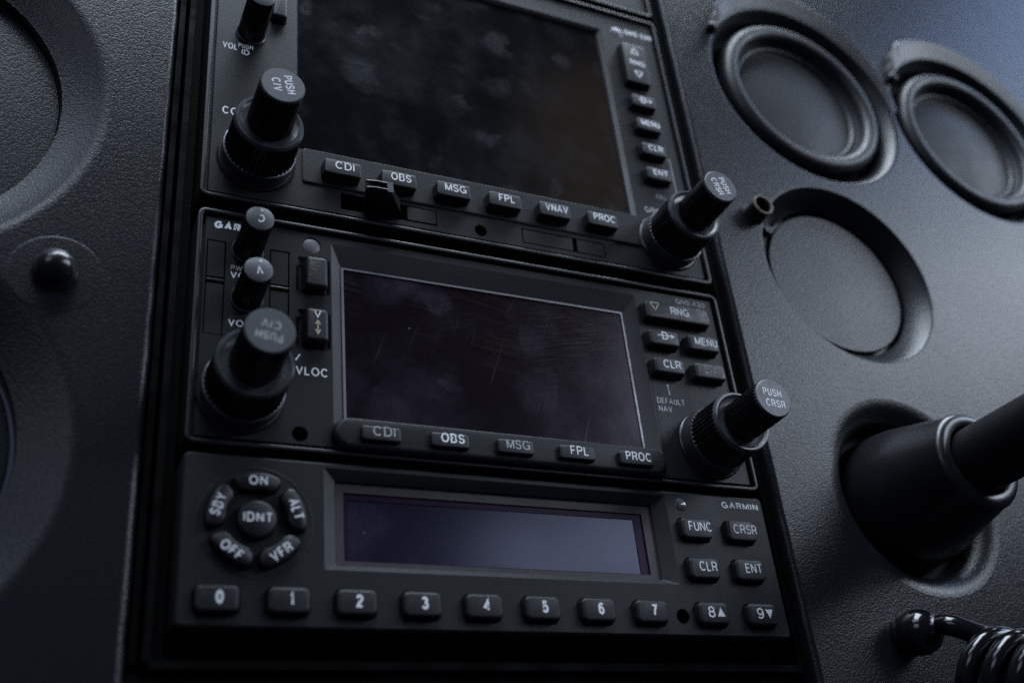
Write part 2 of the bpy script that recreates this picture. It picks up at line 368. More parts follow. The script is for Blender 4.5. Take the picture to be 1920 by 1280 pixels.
FZ = -0.9            # face level behind the rims
def key(parent, x0, x1, y0, y1, top, r=.9, m=None, fil=.55, z0=None, name='key', flare=.25):
    z0 = FZ-1.2 if z0 is None else z0
    mb = MB(); loops = [(rrect(x0-flare, x1+flare, y0-flare, y1+flare, r+flare), z0)]
    for k in range(5):
        a = R_(90*k/4); d = fil*(1-math.cos(a)); loops.append((rrect(x0+d, x1-d, y0+d, y1-d, max(r-d, .15)), top-fil+fil*math.sin(a)))
    mb.loft(loops)
    return build(name, mb, m or M_key, parent, ((x0+x1)/2, (y0+y1)/2, z0), 50)
def screw_hole(parent, x, y, r, z=FZ):
    mb = MB(); mb.lathe(x, y, [(r+.22, z+.02), (r, z-.15), (r, z-5)], 32, True)
    return build('screw_hole', mb, M_black, parent)
def big_knob(parent, x, y, cap_rot, lines, cap_print=M_white, csize=2.0, dx=0):
    widths = {'PUSH': 5.9, 'CRSR': 6.2, 'C/V': 4.3}
    mb = MB(); mb.lathe(x, y, [(10.6, FZ-.05), (10.6, FZ+.5), (10.2, FZ+.9), (9.6, FZ+1)], 72, False)
    mb.lathe(x, y, [(9.45, 4.0), (9.35, 4.2, 1), (9.1, 14.0, 1), (8.95, 14.2)], 44*6, False, (6, .42))
    outer = build('outer_knob', mb, M_knob, parent, (x, y, 0), 30)
    mb = MB(); mb.lathe(x, y, [(9.9, FZ+.9), (9.95, 1.0), (9.75, 3.9), (9.3, 4.05)], 72, False)
    build('metal_band', mb, M_band, outer)
    mb = MB(); mb.lathe(x, y, [(9.02, 14.0), (9.05, 14.5), (8.6, 15.15), (8.1, 15.15), (7.6, 14.7), (7.3, 14.5), (5.0, 14.45)], 72, False)
    mb.lathe(x, y, [(9.13, 13.7, 1), (9.16, 14.15, 1), (8.75, 14.75, 1), (8.5, 14.8)], 44*6, False, (6, .42))
    build('top_ring', mb, M_knobring, outer)
    inner_m = MB(); inner_m.lathe(x, y, [(5.2, 14.3), (5.95, 14.9, 1), (5.72, 28.5, 1), (5.55, 28.9, 1), (5.45, 29.0)], 36*6, False, (6, .34))
    inner = build('inner_knob', inner_m, M_knob, parent, (x, y, 14.3), 30)
    mb = MB(); mb.lathe(x, y, [(5.52, 28.85), (5.5, 29.1), (5.3, 29.3), (0.01, 29.32)], 64, True)
    mb.lathe(x, y, [(5.74, 28.4, 1), (5.72, 28.7, 1), (5.5, 29.06, 1), (5.3, 29.1)], 36*6, False, (6, .34))
    build('cap', mb, M_cap, inner)
    ca, sa = math.cos(R_(cap_rot)), math.sin(R_(cap_rot))
    for i, t in enumerate(lines):
        ox = (dx if i else -dx*.5); oy = (1.55, -1.55)[i]*csize/2.2
        text(t, x+ox*ca-oy*sa, y+ox*sa+oy*ca, 29.36, csize, cap_print, inner, rot=cap_rot, bold=.012, width=widths[t], name='cap_lettering')
def small_knob(parent, x, y, h, glyphs, r=3.55, m=M_white):
    mb = MB(); mb.lathe(x, y, [(r+.5, FZ-.05), (r+.45, FZ+.5), (r+.2, FZ+1.0)], 48, False)
    mb.lathe(x, y, [(r+.1, FZ+.9), (r+.15, 1.2, 1), (r, h-.5, 1), (r-.12, h-.25)], 24*6, False, (6, .3))
    k = build('small_knob', mb, M_knob, parent, (x, y, 0), 30)
    mb = MB(); mb.lathe(x, y, [(r-.08, h-.3), (r-.12, h-.1), (r-.3, h), (.01, h+.01)], 48, True); build('cap', mb, M_cap, k)
    mb = MB(); mb.lathe(x, y, [(r+.52, FZ+.2), (r+.55, FZ+.55), (r+.3, FZ+.8)], 48, False); build('metal_band', mb, M_band, k)
    for t, ox, oy, rot, c in glyphs: text(t, x+ox, y+oy, h+.05, c, m, k, rot=rot, bold=.012, name='cap_lettering')
    dot = circle(x+.35, y+2.4, .34, 16); glyph('index_dot', [dot], h+.05, m, k)
    return k

def rim_body(parent, x0, x1, y0, y1, holes, rc=2.2, m_face=M_face, depth=-14):
    """raised lip round a set-back face"""
    def rr(d): return rrect(x0+d, x1-d, y0+d, y1-d, max(rc-d, .25))
    mb = MB(); mb.loft([(rr(0), depth), (rr(0), -.5), (rr(.12), -.15), (rr(.4), 0), (rr(.95), 0), (rr(1.15), -.12), (rr(1.25), -.5), (rr(1.3), FZ-.9)], False)
    build('rim', mb, M_rim, parent)
    mb = MB(); mb.loft([(rr(1.25), FZ-.9), (rr(2.05), FZ-.9), (rr(2.1), FZ-.15), (rr(2.3), FZ)], False)
    mb.fill(rr(2.3), holes, FZ)
    for h in holes: mb.loft([(h, FZ), (h, FZ-1.6)], False)
    f = build('faceplate', mb, m_face, parent, angle=40)
    mb = MB(); mb.fill(rr(1.0), [], FZ-7); build('back_plate', mb, M_black, parent)
    return f
def key_hole(x0, x1, y0, y1, r=1.1, g=.5): return rrect(x0-g, x1+g, y0-g, y1+g, r+g)

# ================================================================== THE SETTING
def recess(mb, cx, cy, r0, r1, z1, fil=2.0, n=96, extra=()):
    """rounded edge and conical wall from the panel surface down to radius r1 at depth z1"""
    ang = math.atan2(-z1, r0-r1); prof = []
    for k in range(7):
        a = ang*k/6; prof.append((r0+fil*math.tan(ang/2)-fil*math.sin(a), -fil*(1-math.cos(a))))
    prof.append((r1, z1)); prof += list(extra)
    mb.lathe(cx, cy, prof, n, False)
    return circle(cx, cy, prof[0][0], n)
def edge_strip(mb, outline, prof):
    """roll the outline's edge: prof = (outward offset, z)"""
    n = len(outline); loops = []
    for off, z in prof:
        pts = []
        for i, p in enumerate(outline):
            a = Vector(outline[i-1]); b = Vector(p); c = Vector(outline[(i+1) % n])
            d1 = (b-a).normalized(); d2 = (c-b).normalized(); nn = Vector((d1.y+d2.y, -(d1.x+d2.x)))
            nn = nn.normalized() if nn.length > 1e-6 else Vector((d1.y, -d1.x))
            k = 1/max(.5, nn.dot(Vector((d1.y, -d1.x))))
            pts.append((b.x+nn.x*off*k, b.y+nn.y*off*k))
        loops.append((pts, z))
    mb.loft(loops, False)
ROLL = [(0, 0), (.5, -.08), (1.0, -.35), (1.5, -.9), (1.8, -1.6), (1.9, -2.6), (1.9, -7)]
PZ = 1.0             # the moulded panel's face stands about level with the radio rims

rng = random.Random(4)
# left half of the moulded panel
mb = MB()
# slightly wavy cut edge beside the radio rack
ed = [(-90.0+rng.uniform(-.12, .12), y) for y in range(-260, 330, 6)]
out = [(-330, -260)] + ed + [(-330, 328)]
hl = [recess(mb, -158.5, 25.5, 54.6, 44.5, -5.2, 7, extra=((44.3, -5.2), (44.2, -11))), recess(mb, -153.5, -70.5, 51.0, 40.2, -5.2, 7, extra=((40.0, -6), (39.9, -11)))]
mb.fill(out, hl, 0)
edge_strip(mb, out, ROLL)
struct(build('panel_left', mb, M_panel, None, (0, 0, 0), 40))

# right half with the scalloped top edge
def arc(cx, cy, r, a0, a1, n=18): return [(cx+r*math.cos(R_(a0+(a1-a0)*k/n)), cy+r*math.sin(R_(a0+(a1-a0)*k/n))) for k in range(n+1)]
mb = MB()
out = [(86.6, -260), (520, -260), (520, 330), (86.6, 330)]
out += [(86.6+rng.uniform(-.15, .15), y) for y in range(324, -256, -6)]
holes = [recess(mb, 146, 105, 43.5, 39.5, -4.5, 2.2, extra=((39.3, -6), (39.3, -14))),
         recess(mb, 235, 106, 43.5, 39.5, -4.5, 2.2, extra=((39.3, -6), (39.3, -14))),
         recess(mb, 140, 20.3, 36.0, 29.8, -6.6, .9, extra=((29.7, -7.4), (29.7, -11), (20, -11.2))),
         recess(mb, 139.6, -62.2, 28.2, 25.8, -4.0, 8.0, extra=((24.8, -7), (24.8, -14))),
         circle(108.8, 31.8, 1.5, 20)]
mb.lathe(108.8, 31.8, [(1.5, 0), (1.45, -3)], 20, True)
def eyebrow(mb, cx, cy, ri, ro, hmax, a0, a1, n=72):
    """raised lip over the upper part of an instrument: rises outwards from the hole's edge, then drops to the panel"""
    cols = []
    for k in range(n+1):
        t = k/n; a = R_(a0+(a1-a0)*t)
        h = hmax*min(1, t/.02)*(1-max(0, (t-.30)/.70)**1.5)
        jag = .5*math.sin(k*7.3) if t < .22 else 0
        w = (ro-ri)*min(1, .25+t/.26)*(1-.55*max(0, (t-.5)/.5)**2)+jag
        c, d = math.cos(a), math.sin(a)
        prof = [(ri-.1, -.25), (ri+.25*w, .20*h), (ri+.6*w, .58*h), (ri+.86*w, .93*h), (ri+.95*w, h), (ri+1.02*w, .96*h), (ri+1.08*w, .75*h), (ri+1.10*w, .3*h), (ri+1.11*w, -.3)]
        cols.append(mb.loop([(cx+r*c, cy+r*d, z) for r, z in prof], 0))
    for p, q in zip(cols, cols[1:]):
        for i in range(len(p)-1): mb.f.append((p[i], p[i+1], q[i+1], q[i]))
    mb.f.append(tuple(cols[0]))
eyebrow(mb, 146, 105, 43.8, 51.5, 2.4, 152, 4)
eyebrow(mb, 235, 106, 43.8, 51.5, 2.4, 152, 4)
for ccx, ccy in ((105.6, 125.2), (196.2, 126.6)):
    mb.lathe(ccx, ccy, [(2.3, -.2), (2.2, 1.8), (1.7, 2.8), (.8, 3.2)], 20, True)
mb.fill(out, holes, 0)
edge_strip(mb, out, ROLL)
struct(build('panel_right', mb, M_panel, None, (0, 0, 0), 40))

# black rack behind and beside the radios
rack = struct(bpy.data.objects.new('radio_rack', None)); link(rack); rack.matrix_world = Matrix.Translation(W(0, 0, -15)) @ ROT; ORG[rack] = Vector((0, 0, -15))
mb = MB(); mb.box(-96, 92, -260, 240, -17, -15); build('rack_back', mb, M_black, rack)
for x0, x1, zt in ((-87.2, -85.6, -5.0), (-84.6, -83.0, -3.4), (82.6, 84.2, -3.6)):
    mb = MB(); mb.box(x0, x1, -114.2, 235, -15, zt, .4); build('side_rail', mb, M_rack, rack)
mb = MB(); mb.box(-83.4, 83.4, -115.6, -113.8, -15, -3.2, .5); build('bottom_rail', mb, M_rack, rack)
mb = MB(); mb.box(-87.5, 85.5, -200, -116.2, -15, -5.5, .5); build('lower_blank', mb, M_rack, rack)

# ================================================================== ROUND FITTINGS IN THE PANEL
def blank_cover(cx, cy, r, z, label, bump=False):
    mb = MB(); mb.lathe(cx, cy, [(r, z-1.5), (r, z-.3), (r-.4, z), (r*.6, z+.05), (r*.3, z+.12), (.4, z+.18)], 96, True)
    o = build('blanking_cover', mb, M_cover, None, (cx, cy, z-1.5)); tag(o, label, 'blanking cover', 'round blanking covers'); return o
blank_cover(-158.5, 25.5, 44.0, -8.5, 'large textured black blanking cover in the upper round recess at far left')
blank_cover(-153.5, -70.5, 39.0, -8.5, 'textured black blanking cover in the lower round recess at left, cut by the frame')
blank_cover(140, 20.3, 28.2, -7.0, 'plain grey blanking cover in the round recess above the black control shaft')

def gauge(cx, cy, label):
    t = thing('round_instrument', label, 'gauge', (cx, cy, -14), 'round instruments at upper right')
    mb = MB(); prof = []
    for k in range(25):
        a = R_(-60+300*k/24); prof.append((32.6-3.6*math.cos(R_(180)-a)*1.0, -2.6+3.0*math.sin(a)))
    prof = [(36.4, -13), (36.4, -4)]+[(32.9+3.5*math.cos(R_(6*k)), -4+3.6*math.sin(R_(6*k))) for k in range(1, 30)]+[(29.3, -4.5), (28.6, -5.8), (28.4, -6.2), (27.8, -5.7), (27.0, -5.8), (26.2, -7.5)]
    mb.lathe(cx, cy, prof, 96, False); build('bezel', mb, M_bezelring, t, angle=60)
    mb = MB(); mb.lathe(cx, cy, [(26.4, -7.2)]+[(26.4*(1-k/12.0)+.02, -7.2+2.3*(1-(1-k/12.0)**2)) for k in range(1, 13)], 96, True); build('dial', mb, M_dial, t, angle=60)
    mb = MB(); mb.lathe(cx, cy, [(36.3, -13.2), (39.2, -13.2)], 96, False); build('gasket', mb, M_black, t)
    return t
gauge(146, 105, 'round instrument with raised ring just right of the large display unit')
gauge(235, 106, 'round instrument with raised ring at the right edge of the frame')

# hollow tube with a brass lip
t = thing('indicator_socket', 'short black hollow socket with thin brass lip left of the round blank', 'socket', (103.2, 36.6, 0))
mb = MB(); mb.lathe(103.2, 36.6, [(4.3, -.5), (4.2, .4), (3.9, .9), (3.75, 5.6)], 48, False); build('barrel', mb, M_knob, t)
mb = MB(); mb.lathe(103.2, 36.6, [(3.76, 5.5), (3.85, 5.9), (3.7, 6.25), (3.35, 6.25), (3.2, 5.9), (3.15, 5.2)], 48, False); build('lip', mb, M_brass, t)
mb = MB(); mb.lathe(103.2, 36.6, [(3.16, 5.4), (3.1, .3)], 48, True); build('bore', mb, M_black, t)

# domed cap nut on a pale washer mark
t = thing('cap_nut', 'glossy black domed cap nut on the textured panel between the left recesses', 'cap nut', (-110.6, -26.2, 0))
mb = MB(); mb.lathe(-110.4, -26.6, [(10.4, .0), (10.2, .05), (9.9, .06), (5.0, .07)], 72, False); build('washer', mb, M_panel, t)
mb = MB(); mb.lathe(-110.6, -26.2, [(5.1, .1), (5.15, .9), (4.9, 1.3)]+[(4.55*math.cos(R_(a)), 1.5+4.8*math.sin(R_(a))) for a in range(4, 88, 7)], 48, True); build('dome', mb, M_nut, t, angle=60)

# control shaft with boot
t = thing('control_shaft', 'thick black control shaft coming out of its tapered boot at right', 'control shaft', (139.6, -62.2, -10))
mb = MB(); prof = [(22.4, -12), (21.6, -3), (20.9, 2), (15.1, 23.6)]+[(12.7+2.5*math.cos(R_(a)), 24.2+2.5*math.sin(R_(a))) for a in range(14, 92, 7)]+[(11.2, 26.75), (10.8, 26.4), (10.7, 22)]
mb.lathe(139.6, -62.2, prof, 96, False); build('boot', mb, M_boot, t, angle=60)
mb = MB(); mb.lathe(139.6, -62.2, [(27, -11.5), (26.9, -11.0), (8, -11.0)], 64, False); build('boot_flange', mb, M_black, t)
mb = MB(); mb.lathe(139.6, -62.2, [(9.8, 18), (9.8, 300)], 64, True); build('shaft', mb, M_shaft, t)

# coiled cord
t = thing('coiled_cord', 'glossy black coiled cord with a ball end in the bottom right corner', 'cord', (117.5, -107, 0))
mb = MB(); mb.lathe(118.5, -107.0, [(5.2, -.3), (5.4, .8), (5.7, 2)]+[(6.3*math.cos(R_(a)), 6.0+6.3*math.sin(R_(a))) for a in range(-32, 88, 8)], 48, True); build('ball_end', mb, M_gloss, t, angle=70)
def cat(P, n=8):
    o = []; Q = [P[0]]+P+[P[-1]]
    for i in range(1, len(Q)-2):
        p0, p1, p2, p3 = (Vector(q) for q in Q[i-1:i+3])
        for k in range(n):
            u = k/n; o.append(tuple(.5*((2*p1)+(p2-p0)*u+(2*p0-5*p1+4*p2-p3)*u*u+(3*p1-p0-3*p2+p3)*u**3)))
    o.append(tuple(P[-1])); return o
coil = []
ax = Vector((0.054, -0.343, 0.951)).normalized()      # the cord runs off to the right towards the pilot
uu = Vector((-.127, .864, .487)); uu = (uu-ax*uu.dot(ax)).normalized(); vv = ax.cross(uu)
c0 = Vector((126.2, -121.5, 14.0))
for k in range(0, 9*28):
    a = 2*math.pi*k/28; c = c0+ax*(7.4*k/28)
    coil.append(tuple(c+uu*(11.4*math.cos(a))-vv*(11.4*math.sin(a))))
b0 = Vector((119.5, -107.0, 6.5)); e0 = Vector(coil[0])
lead = [tuple(b0), tuple(b0+(e0-b0)*.30+uu*1.9), tuple(b0+(e0-b0)*.62+uu*2.0)]
mb = MB(); mb.tube(cat(lead+coil[1:4])[:-1]+coil[4:], lambda u: 2.3+.55*min(1, u/.05), 16); build('coil', mb, M_gloss, t, angle=80)

# ================================================================== SMALL NAVIGATOR (middle unit)
def unit(name, label, x0, x1, y0, y1): return thing(name, label, 'avionics unit', ((x0+x1)/2, (y0+y1)/2, -14))
X0, X1 = -79.4, 79.4
u = unit('gps_navigator', 'middle avionics unit with scratched dark display, four knobs and five keys below the screen', X0, X1, -66.1, 0)
NAV = {'RNG': (50.7, 73.3, -13.6, -7.7), 'D': (50.2, 60.5, -22.8, -17.6), 'MENU': (63.9, 74.6, -22.8, -17.6), 'CLR': (50.2, 60.5, -32.2, -27.1), 'ENT': (64.2, 74.9, -32.2, -27.1)}
scr_out = rrect(-44.6, 49.2, -57.6, -4.4, .5, 2)
holes = [key_hole(*k) for k in NAV.values()]+[scr_out, circle(-52.87, -61.15, 1.95, 32),
         rrect(-76.7, -71.9, -36.9, -9.2, .2, 2), rrect(-60.8, -55.7, -37.0, -9.3, .2, 2), rrect(-54.0, -45.0, -21.4, -10.0, 1.2), rrect(-54.0, -45.0, -37.5, -26.2, 1.2), circle(-49.82, -5.95, 2.5, 40)]
rim_body(u, X0, X1, -66.1, 0, holes)
# display recess, metal frame and glass
mb = MB(); inn = rrect(-41.5, 45.3, -57.2, -10.0, .3, 2)
mb.loft([(scr_out, FZ), (inn, -3.2)], False); build('display_bevel', mb, M_bevel, u, angle=20)
mb = MB(); mb.loft([(inn, -3.15), (rrect(-41.4, 45.2, -57.1, -10.1, .3, 2), -2.85), (rrect(-40.75, 44.6, -56.6, -10.7, .3, 2), -2.85), (rrect(-40.7, 44.55, -56.5, -10.75, .3, 2), -3.3)], False); build('display_frame', mb, M_chrome, u, angle=30)
mb = MB(); mb.fill(rrect(-41.2, 45.0, -57.0, -10.2, .3, 2), [], -3.2); build('display_glass', mb, M_scr_430, u)
mb = MB(); mb.box(49.9, 50.05, -57.5, -5.6, FZ-.2, FZ+.012); build('panel_seam', mb, M_black, u)
# key bar under the screen
bar = MB(); L0 = []
def barp(d): return rrect(-45.3+d, 48.8-d, -65.0+d, -56.6-d*.3, 4.0, 8)
for k in range(6):
    a = R_(18*k); L0.append((barp(1.6*(1-math.cos(a))), .3+1.5*math.sin(a)))
bar.loft([(barp(0), FZ-1)]+L0); bar_o = build('key_bar', bar, M_face, u, angle=40)
for i, (nm, xa, xb, mm_) in enumerate((('CDI', -38.8, -28.8, M_grey), ('OBS', -21.0, -10.8, M_white), ('MSG', -3.0, 7.15, M_grey), ('FPL', 14.7, 25.1, M_white), ('PROC', 32.7, 43.2, M_white))):
    k = key(u, xa, xb, -62.9, -59.0, 3.1, .8, None, .5, 1.0)
    text(nm, (xa+xb)/2+.6, -60.35, 3.14, 2.6, mm_, k, width=(5.6, 6.3, 6.6, 5.4, 8.0)[i], bold=(.008, .018, .006, .006, .010)[i], name='legend')
# keypad
for nm, q in NAV.items():
    k = key(u, *q, 2.1, 1.0, M_worn_key if nm == 'ENT' else None, .8)
    cx, cy = (q[0]+q[1])/2, (q[2]+q[3])/2
    if nm == 'RNG':
        text('RNG', cx+.6, cy+.5, 2.14, 2.65, M_white, k, width=6.5, bold=.006, name='legend')
        for tx, ty, d, mm_ in ((53.9, -9.3, -1, M_cream), (71.4, -10.7, 1, M_grey)):
            p = [(tx-1.6, ty-d*1.1), (tx+1.6, ty-d*1.1), (tx, ty+d*1.5)]
            glyph('range_arrow', [seg(p[i], p[(i+1) % 3], .3) for i in range(3)], 2.14, mm_, k)
    elif nm == 'D':
        text('D', cx+.2, cy+.7, 2.14, 2.7, M_white, k, width=2.1, bold=.008, name='legend')
        glyph('direct_arrow', [seg((cx-2.4, cy+.7), (cx+2.4, cy+.7), .3), [(cx+2.2, cy+.0), (cx+3.6, cy+.7), (cx+2.2, cy+1.4)]], 2.15, M_white, k)
    else:
        text(nm, cx+.75, cy+.55, 2.14, 2.65, M_ghost if nm == 'ENT' else M_white, k, width={'MENU': 8.0, 'CLR': 5.9, 'ENT': 5.8}[nm], bold=.006, name='legend')
# flip-flop keys at the left of the screen
for i, (yb, yt) in enumerate(((-20.6, -11.4), (-36.6, -27.2))):
    mb = MB(); q = (-54.0, -45.0, yb-.8, yt+1.4)
    mb.loft([(rrect(*q, 1.2), FZ), (rrect(q[0]+1.0, q[1]-.6, q[2]+.6, q[3]-1.3, .9), FZ-1.1)], True); build('key_well', mb, M_face, u)
    k = key(u, -52.0, -46.3, yb, yt, 2.2, 1.1, M_worn_key if i == 0 else None, .9, FZ-1.1)
    if i:
        text('V', -49.2, -29.0, 2.24, 2.1, M_white, k, width=1.8, name='legend')
        glyph('transfer_arrow', [seg((-49.15, -31.4), (-49.15, -34.0), .3), [(-49.95, -31.9), (-48.35, -31.9), (-49.15, -30.7)], [(-49.95, -33.5), (-49.15, -35.0), (-48.35, -33.5)]], 2.24, M_cream, k)
# card doors
for xa, xb, ya, yb, ysp in ((-76.7, -71.9, -36.9, -9.2, -21.0), (-60.8, -55.7, -37.0, -9.3, -20.6)):
    mb = MB(); mb.box(xa+.34, xb-.34, ysp+.9, yb-.34, FZ-2.4, FZ-.12, .15); d1 = build('card_door', mb, M_face, u)
    mb = MB(); mb.box(xa+.34, xb-.34, ya+.34, ysp-1.2, FZ-2.4, FZ-.12, .15); build('card_door', mb, M_face, u)
    mb = MB(); mb.tube([(xa+.3, ysp-.2, FZ-.35), (xb-.3, ysp-.2, FZ-.35)], .55, 14); build('door_hinge', mb, M_rim, u, angle=60)
screw_hole(u, -52.87, -61.15, 1.9)
mb = MB(); mb.lathe(-49.82, -5.95, [(2.45, FZ-.9), (2.45, FZ-.35), (2.2, FZ-.22), (.02, FZ-.15)], 40, True); build('light_sensor', mb, M_sensor, u)
# printing on the face
zt = FZ+.03
text('GARMIN', -75.1, -4.3, zt, 2.35, M_white, u, width=12.4, bold=.05, shear=.12, align='LEFT')
text('PWR', -70.6, -16.8, zt, 1.5, M_grey, u, width=4.2, align='LEFT', bold=.01)
text('VOL', -70.6, -18.9, zt, 1.9, M_white, u, width=5.2, align='LEFT', bold=.01)
text('VOL', -70.7, -32.9, zt, 1.9, M_white, u, width=5.2, align='LEFT', bold=.01)
text('VLOC', -49.85, -43.9, zt, 2.4, M_white, u, width=8.2, bold=.012)
glyph('slash_mark', [seg((-54.0, -41.2), (-52.9, -39.4), .35)], zt, M_white, u)
text('GNS 430', 69.5, -4.1, zt, 1.8, M_faint, u, width=10.3, bold=.012)
text('DEFAULT', 50.7, -39.8, zt, 1.85, M_faint, u, width=9.4, align='LEFT', bold=.006)
text('NAV', 50.8, -42.4, zt, 1.85, M_faint, u, width=4.5, align='LEFT', bold=.006)
glyph('pointer_line', [seg((55.4, -37.7), (55.3, -34.8), .3), circle(55.3, -34.7, .4, 14)], zt, M_white, u)
small_knob(u, -66.6, -11.2, 13.9, [('C', .25, -.1, 165, 2.3)])
small_knob(u, -66.45, -25.6, 12.9, [('V', .2, -.2, 190, 2.3)])
big_knob(u, -67.1, -52.1, 172, ('PUSH', 'C/V'), M_grey, 2.1)
big_knob(u, 66.15, -52.5, -3, ('PUSH', 'CRSR'), M_white, 2.25, .35)

# ================================================================== LARGE NAVIGATOR (upper unit)
Y0, Y1 = 3.9, 119.6
u = unit('gps_navigator', 'upper avionics unit with the large dark smudged display and flipped-up card lever', X0, X1, Y0, Y1)
KR = {'RNG': (61.4, 70.9, 84.0, 102.6), 'D': (61.4, 70.9, 73.0, 78.2), 'MENU': (61.4, 70.9, 62.4, 67.5), 'CLR': (61.4, 70.9, 51.7, 56.7), 'ENT': (61.4, 70.9, 41.3, 46.3)}
scr_out = rrect(-54.4, 55.8, 26.2, 109.4, .8, 2)
holes = [key_hole(*k) for k in KR.values()]+[scr_out, circle(.2, 9.25, 1.95, 32), rrect(-41.6, -13.4, 7.9, 13.4, .2, 2), rrect(13.5, 41.8, 7.7, 13.0, .2, 2), circle(62.7, 110.2, 2.6, 32), key_hole(-62.0, -57.6, 72.4, 84, 1, .4)]
rim_body(u, X0, X1, Y0, Y1, holes, 2.2)
mb = MB(); inn = rrect(-53.2, 53.6, 26.4, 107.6, .5, 2); mid = rrect(-53.6, 54.4, 26.3, 108.3, .5, 2)
mb.loft([(scr_out, FZ), (mid, FZ-.9), (rrect(-53.4, 54.0, 26.35, 107.9, .5, 2), FZ-.5), (inn, FZ-1.3)], False); build('display_bevel', mb, M_bevel, u, angle=20)
mb = MB(); mb.fill(rrect(-53.5, 54.0, 26.1, 108, .5, 2), [], FZ-1.25); build('display_glass', mb, M_scr_big, u)
mb = MB()
mb.loft([(rrect(-52.3, 57.6, 14.6, 26.3, .8), FZ-.5), (rrect(-52.3, 57.6, 14.6, 26.3, .8), FZ+.35), (rrect(-51.9, 57.2, 15.0, 26.1, .7), FZ+.5)]); build('key_bar', mb, M_face, u, angle=12)
for i, (nm, xa) in enumerate((('CDI', -47.1), ('OBS', -30.7), ('MSG', -14.1), ('FPL', 2.2), ('VNAV', 18.7), ('PROC', 35.2))):
    k = key(u, xa, xa+10.4, 16.7, 21.6, 2.9, .8, None, .4, FZ)
    text(nm, xa+5.7, 19.8, 2.94, 2.6, M_white, k, width=(5.4, 6.0, 6.6, 5.2, 7.6, 7.6)[i], bold=.008, name='legend')
for nm, q in KR.items():
    k = key(u, *q, 2.0, 1.0, None, .7); cx, cy = (q[0]+q[1])/2, (q[2]+q[3])/2
    if nm == 'RNG':
        text('RNG', cx+.3, cy+.2, 2.04, 2.4, M_white, k, width=6, bold=.015, name='legend')
        for ty, d in ((cy+5.8, 1), (cy-5.2, -1)):
            p = [(cx-1.6, ty-d*1.3), (cx+1.6, ty-d*1.3), (cx, ty+d*1.5)]
            glyph('range_arrow', [seg(p[i], p[(i+1) % 3], .45) for i in range(3)], 2.04, M_white, k)
    elif nm == 'D':
        text('D', cx-.4, cy+.3, 2.04, 2.6, M_white, k, width=2.2, bold=.015, name='legend')
        glyph('direct_arrow', [seg((cx-2.4, cy+.3), (cx+2, cy+.3), .35), [(cx+1.8, cy-.5), (cx+3.2, cy+.3), (cx+1.8, cy+1.1)]], 2.05, M_white, k)
    else: text(nm, cx+.4, cy+.5, 2.04, 2.3, M_white, k, width={'MENU': 7.2, 'CLR': 5.6, 'ENT': 5.6}[nm], bold=.015, name='legend')
key(u, -62.0, -57.6, 72.4, 84, 2.2, 1, None, .8)
# card doors and the flipped-up lever
mb = MB(); mb.box(-22.3, -13.8, 8.4, 12.9, FZ-2.4, FZ+.15, .15); build('card_door', mb, M_face, u)
mb = MB(); mb.box(13.9, 30.5, 8.1, 12.6, FZ-2.4, FZ-.02, .15); build('card_door', mb, M_face, u)
mb = MB(); mb.box(32.0, 41.4, 8.1, 12.6, FZ-2.4, FZ-.02, .15); build('card_door', mb, M_face, u)
mb = MB()
def lev(xl, xr, ya, yb, z): return [(xl, ya, z), (xr, ya, z), (xr, yb, z), (xl, yb, z)]
ids = [mb.loop(lev(a, b, c, d, z), 0) for a, b, c, d, z in ((-35.0, -24.2, 8.2, 12.6, FZ-2), (-35.6, -25.4, 8.2, 12.4, 2), (-37.6, -30.0, 8.4, 11.6, 8.6), (-37.2, -30.2, 8.6, 11.4, 9.0))]
for a_, b_ in zip(ids, ids[1:]): mb.bridge(a_, b_)
mb.f.append(tuple(ids[-1]))
lever = build('card_lever', mb, M_knob, u, (-30, 10.7, FZ))
for ya, yb in ((8.5, 9.3), (10.7, 11.5)):
    mb = MB(); mb.tube([(-37.3, (ya+yb)/2, 8.7), (-34.8, (ya+yb)/2, 9.2), (-31.6, (ya+yb)/2, 9.2)], .5, 10); build('finger_ridge', mb, M_gloss, lever, angle=70)
mb = MB(); mb.box(-31.7, -30.0, 8.3, 11.7, 8.0, 9.6, .3); build('lever_tip', mb, M_cap, lever)
screw_hole(u, .2, 9.25, 1.9)
mb = MB(); mb.lathe(62.7, 110.2, [(2.55, FZ-.9), (2.5, FZ-.1), (2.2, FZ+.1), (.02, FZ+.15)], 32, True); build('light_sensor', mb, M_sensor, u)
text('GNS 530', 71.4, 111.6, zt, 2.3, M_white, u, width=11, bold=.03)
text('VOL', -75.4, 58.9, zt, 2.3, M_white, u, width=4.2, align='LEFT', bold=.008)
text('PUSH', -71.0, 60.0, zt, 1.7, M_white, u, width=4.2, align='LEFT', bold=.006)
text('ID', -68.9, 57.7, zt, 2.1, M_white, u, width=2.2, bold=.012)
text('COM', -74.6, 34.6, zt, 2.7, M_white, u, width=6.6, align='LEFT', bold=.012)
text('SEL', 67.0, 36.6, zt, 1.6, M_grey, u, width=4.2, bold=.015)
text('GPS', 59.4, 30.2, zt, 2.3, M_grey, u, width=6.0, align='LEFT', bold=.015)
glyph('bracket_line', [seg((72.6, 53.8), (73.6, 53.8), .3), seg((73.6, 53.9), (73.6, 36.5), .3)], zt, M_grey, u)
small_knob(u, -67.6, 65.2, 14.4, [('C', .2, 0, 165, 2.3)], 3.75)
big_knob(u, -65.0, 19.1, -78, ('PUSH', 'C/V'), M_white, 2.25)
big_knob(u, 65.9, 18.1, -72, ('PUSH', 'CRSR'), M_white, 2.15)

